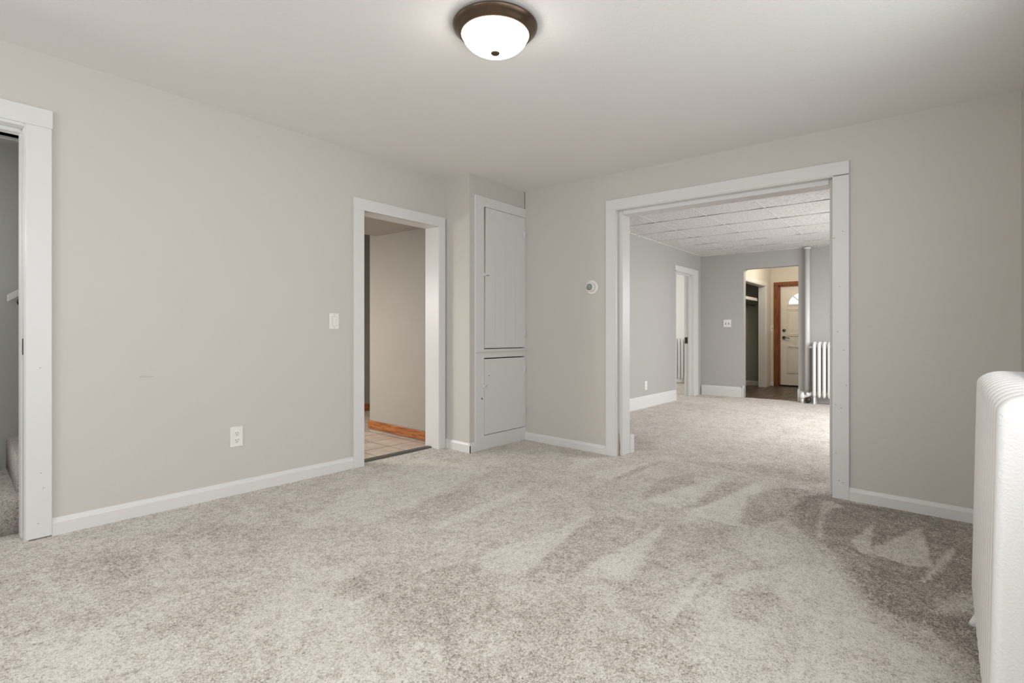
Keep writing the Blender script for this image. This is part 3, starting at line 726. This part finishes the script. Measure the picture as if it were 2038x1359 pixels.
toggle(2.822, 1.22, XD, 'x', 'cream single switch beside the oak-cased front door', .06, .125, (0,))

# built-in cupboard on the chimney breast
cb = empty('corner_cupboard', (3.66, YB, 0), 'white painted built-in cupboard with two plank doors in the corner', 'cupboard')
q = YB-.014
g = G()
g.box(3.307, 3.418, q, YB+.004, .0, 2.275, .002)                       # left stile
g.box(3.418, 4.022, q, YB+.004, 2.188, 2.275, .002)                    # head
g.box(4.006, 4.022, q, YB+.004, .0, 2.188, .001)                       # right stile
g.box(3.418, 4.006, q, YB+.004, .826, .905, .001)                      # middle rail
g.box(3.418, 4.006, q, YB+.004, .0, .128, .001)                        # bottom rail
g.build('frame', M_TRIM, cb)
g = G(); g.box(3.306, 4.022, q-.016, YB, .880, .892, .004); g.build('ledge', M_TRIM, cb)
g = G(); g.box(3.40, 4.02, YB+.045, YB+.05, .06, 2.2); g.build('dark_backing', M_BLACK, cb)  # black sheet, stands for the shade inside the cupboard
def cupdoor(z0, z1, gb, gt, boards):
    """plank door; gb and gt are the gaps it leaves at the foot and the top of its free edge"""
    g = G(); xa = 3.418; x1 = 4.001; w_ = (x1-xa)/boards
    def brd(p, q_, r, s_): g.prism([(p, q-.001, z0), (q_, q-.001, z0), (r, q-.001, z1), (s_, q-.001, z1)], (0, .019, 0))
    brd(xa+gb, xa+w_, xa+w_, xa+gt)
    for i in range(1, boards): brd(xa+i*w_+.0007, xa+(i+1)*w_, xa+(i+1)*w_, xa+i*w_+.0007)
    for i in range(1, boards): g.box(xa+i*w_-.004, xa+i*w_+.005, q+.001, q+.02, z0, z1)
    return g.build('door', M_TRIM, cb)
ud = cupdoor(.913, 2.184, .007, .024, 4)
ld = cupdoor(.134, .816, .0035, .005, 1)
g = G(); g.box(3.405, 3.425, q-.010, q, 1.563, 1.587, .002); g.box(3.440, 3.468, q-.008, q, 1.567, 1.580, .002); g.tube([(3.41, q-.012, 1.575), (3.455, q-.012, 1.575)], .004, 8); g.build('latch', M_TRIM, ud)
g = G(); g.box(3.448, 3.470, q-.0095, q-.0075, 1.568, 1.577); g.build('latch_slot', M_SEAM, ud)
g = G(); g.box(3.398, 3.425, q-.010, q, .560, .592, .003); g.tube([(3.41, q-.012, .575), (3.45, q-.010, .580)], .005, 8); g.build('latch', M_TRIM, ld)
g = G()
for a, z, r in ((3.478, .664, .0055), (3.440, .572, .006), (3.388, .463, .0085)): g.lathe((a, q-.0008, z), (0, -1, 0), [(r, 0), (r*.6, .001)], 12)
g.merge([c for c in cb.children if c.name.startswith('frame')][0], M_SEAM)
for zz in (2.02, 1.05): 
    g = G(); g.box(3.985, 4.012, q-.006, q, zz-.03, zz+.03, .002); g.tube([(4.004, q-.007, zz-.03), (4.004, q-.007, zz+.03)], .004, 8); g.build('hinge', M_TRIM, ud)
for zz in (.70, .28):
    g = G(); g.box(3.985, 4.012, q-.006, q, zz-.03, zz+.03, .002); g.tube([(4.004, q-.007, zz-.03), (4.004, q-.007, zz+.03)], .004, 8); g.build('hinge', M_TRIM, ld)
nailmarks([(3.325, 2.255), (3.325, 2.19), (3.325, .30), (3.322, .20)], 'y', q, [c for c in cb.children if c.name.startswith('frame')][0], .003)

# closet shelf and rod
sh = empty('closet_shelf', (10.7, 3.1, 1.8), 'white shelf above a hanging rod inside the foyer closet', 'shelf')
g = G(); g.box(9.61, 11.74, 3.02, YM-.014, 1.80, 1.822, .002); g.box(9.61, 11.74, 3.00, 3.02, 1.775, 1.835, .002); g.build('board', M_TRIM, sh)
g = G(); g.tube([(9.61, 3.12, 1.70), (11.74, 3.12, 1.70)], .016, 10); g.build('hanging_rod', M_DARK, sh)

# riser pipe
pp = empty('riser_pipe', (9.30, 1.67, 0), 'white vertical heating pipe running to the ceiling on the far wall', 'pipe')
g = G(); g.tube([(9.30, 1.685, .0), (9.30, 1.685, 2.455)], .036, 20); g.build('pipe', M_TRIM, pp)
g = G(); g.lathe((9.30, 1.685, 2.43), (0, 0, 1), [(.038, 0), (.05, .01), (.05, .03)], 20); g.build('collar', M_TRIM, pp)

# radiators
def radiator(label, along, a0, n, pitch, front, depth, sgn, top, bot=.10, tubes=1, closed=True, foot_ends=(True, True)):
    """along: axis the sections are stacked on; front/depth measured on the other axis, sgn = wall-ward direction"""
    L_ = (a0, front) if along == 'x' else (front, a0)
    o = empty('radiator', (L_[0], L_[1], 0), label, 'radiator')
    def W(a, d, z): return (a, front+sgn*d, z) if along == 'x' else (front+sgn*d, a, z)
    for i in range(n):
        c = a0+pitch*(i+.5); hw = pitch*(.485 if closed else .36)
        # outline in (depth, z), rounded corners
        if closed:
            out = []
            def corner(cx, cy_, rx, ry, a_, b_, k=7):
                for j in range(k+1):
                    an = math.radians(a_+(b_-a_)*j/k); out.append((cx+rx*math.cos(an), cy_+ry*math.sin(an)))
            lean = .016
            corner(.075, top-.05, .075, .05, 180, 90); corner(depth-.075, top-.05, .075, .05, 90, 0)
            corner(depth-.05, bot+.04, .05, .04, 0, -90, 5); corner(.05, bot+.04, .05, .04, -90, -180, 5)
            out = [(d_-(lean*(1-(z-bot)/(top-bot)) if d_ < depth/2 else 0), z) for d_, z in out]
            N = len(out); rows = [(-1, .022), (-.92, .006), (-.45, -.0035+.004), (0, 0), (.45, .0005), (.92, .006), (1, .022)]
            mid = (depth/2, (top+bot)/2); vs = []
            for k_, ins in rows:
                for d_, z in out:
                    dd = Vector((mid[0]-d_, mid[1]-z)); dd.x = math.copysign(min(abs(dd.x), 1e9), dd.x)
                    nx_ = 1 if d_ < mid[0] else -1; nz_ = 1 if z < mid[1] else -1
                    near_end = min(1, max(0, (abs(z-mid[1])-(top-bot)*.5+.09)/.09))
                    vs.append(W(c+k_*hw, d_+nx_*ins*(1-.35*near_end), z+nz_*ins*near_end*.9))
            fs = [(r_*N+j, r_*N+(j+1) % N, (r_+1)*N+(j+1) % N, (r_+1)*N+j) for r_ in range(len(rows)-1) for j in range(N)]
            fs += [tuple(range(N))[::-1], tuple(range((len(rows)-1)*N, len(rows)*N))]
            g = G().add(vs, fs, True); sec = g.build('section', M_RAD, o)
        else:
            g = G()
            for dcol in (depth*.14, depth*.5, depth*.86):
                pr = [(.004, bot), (hw*.7, bot+.012), (hw, bot+.045), (hw, top-.07), (hw*1.02, top-.045), (hw*.55, top-.012), (.004, top)]
                vs = []; K = 14
                for r, z in pr:
                    for k in range(K):
                        an = 2*math.pi*k/K; vs.append(W(c+r*math.cos(an), dcol+r*1.25*math.sin(an), z))
                fs = [(j*K+k, j*K+(k+1) % K, (j+1)*K+(k+1) % K, (j+1)*K+k) for j in range(len(pr)-1) for k in range(K)]
                g.add(vs, fs, True)
            for z in (bot+.06, top-.075):
                p0, p1 = W(c, depth*.2, z), W(c, depth*.8, z); g.tube([p0, p1], .022, 10)
            sec = g.build('section', M_RAD, o)
        if (i == 0 and foot_ends[0]) or (i == n-1 and foot_ends[1]):
            for d_ in ((.0, depth-.0) if closed else (depth*.2, depth*.8)):
                f = G(); s_ = -1 if d_ < depth/2 else 1
                h0 = bot+.07
                pr = [(0, .034, .018), (.015, .030, .016), (.05, .018, .015), (h0, .026, .020)]
                vs = []
                for z, rd, ra in pr:
                    shift_ = s_*(.030 if closed else .012)*(1-z/h0)**1.5 + (-s_*.024 if closed else 0)
                    for k in range(10):
                        an = 2*math.pi*k/10; vs.append(W(c+ra*math.cos(an), d_+shift_+rd*.6*math.sin(an), z))
                fs = [(j*10+k, j*10+(k+1) % 10, (j+1)*10+(k+1) % 10, (j+1)*10+k) for j in range(len(pr)-1) for k in range(10)]+[tuple(range(10)), tuple(range(30, 40))]
                f.add(vs, fs, True); f.build('foot', M_RAD, sec)
    # hubs joining the sections
    for z in (bot+.07, top-.08): g = G(); g.tube([W(a0+.5*pitch, depth/2, z), W(a0+(n-.5)*pitch, depth/2, z)], .024, 12); g.build('connecting_hub', M_RAD, o)
    return o, W
radiator('large white cast-iron radiator against the right wall nearest the camera', 'x', 1.60, 13, .0805, -.0885, .200, -1, .958)
r2, W2 = radiator('white cast-iron radiator against the far wall of the middle room', 'y', .93, 10, .0668, 9.12, .20, 1, .965, .10, closed=False, foot_ends=(True, True))
g = G()
vy, vx, vz = 1.735, 9.19, .105
g.tube([(vx, vy, .0), (vx, vy, .085)], .024, 12); g.lathe((vx, vy, .07), (0, 0, 1), [(.03, 0), (.04, .02), (.04, .055), (.026, .075), (.02, .10)], 14)
g.tube([(vx, vy, vz), (vx, vy-.06, vz+.01), (vx, 1.60, .165)], .026, 12); g.lathe((vx, 1.68, .14), (0, -1, 0), [(.034, 0), (.036, .02), (.034, .035)], 8)
g.build('valve', M_RAD, r2)
g = G(); g.lathe((9.19, 1.655, .055), (-1, 0, 0), [(.03, -.02), (.045, 0), (.045, .03), (.03, .045)], 12); g.build('valve_knob', M_DARK, r2)
g = G(); g.lathe((9.20, 1.598, .88), (0, 1, 0), [(.018, 0), (.018, .03), (.01, .045)], 12); g.build('air_vent', M_RAD, r2)
radiator('white radiator in the bright side room seen through the narrow doorway', 'y', 3.95, 12, .070, 11.20, .20, 1, 1.0, .09, closed=False)

# dent marks on the left wall
g = G(); g.box(.90, .97, YL-.0012, YL+.001, .784, .7865); g.box(.905, .93, YL-.0012, YL+.001, .790, .7915)
wl = bpy.data.objects['wall_left']; g.merge(wl, simple('scuff', (.40, .37, .33), .7))
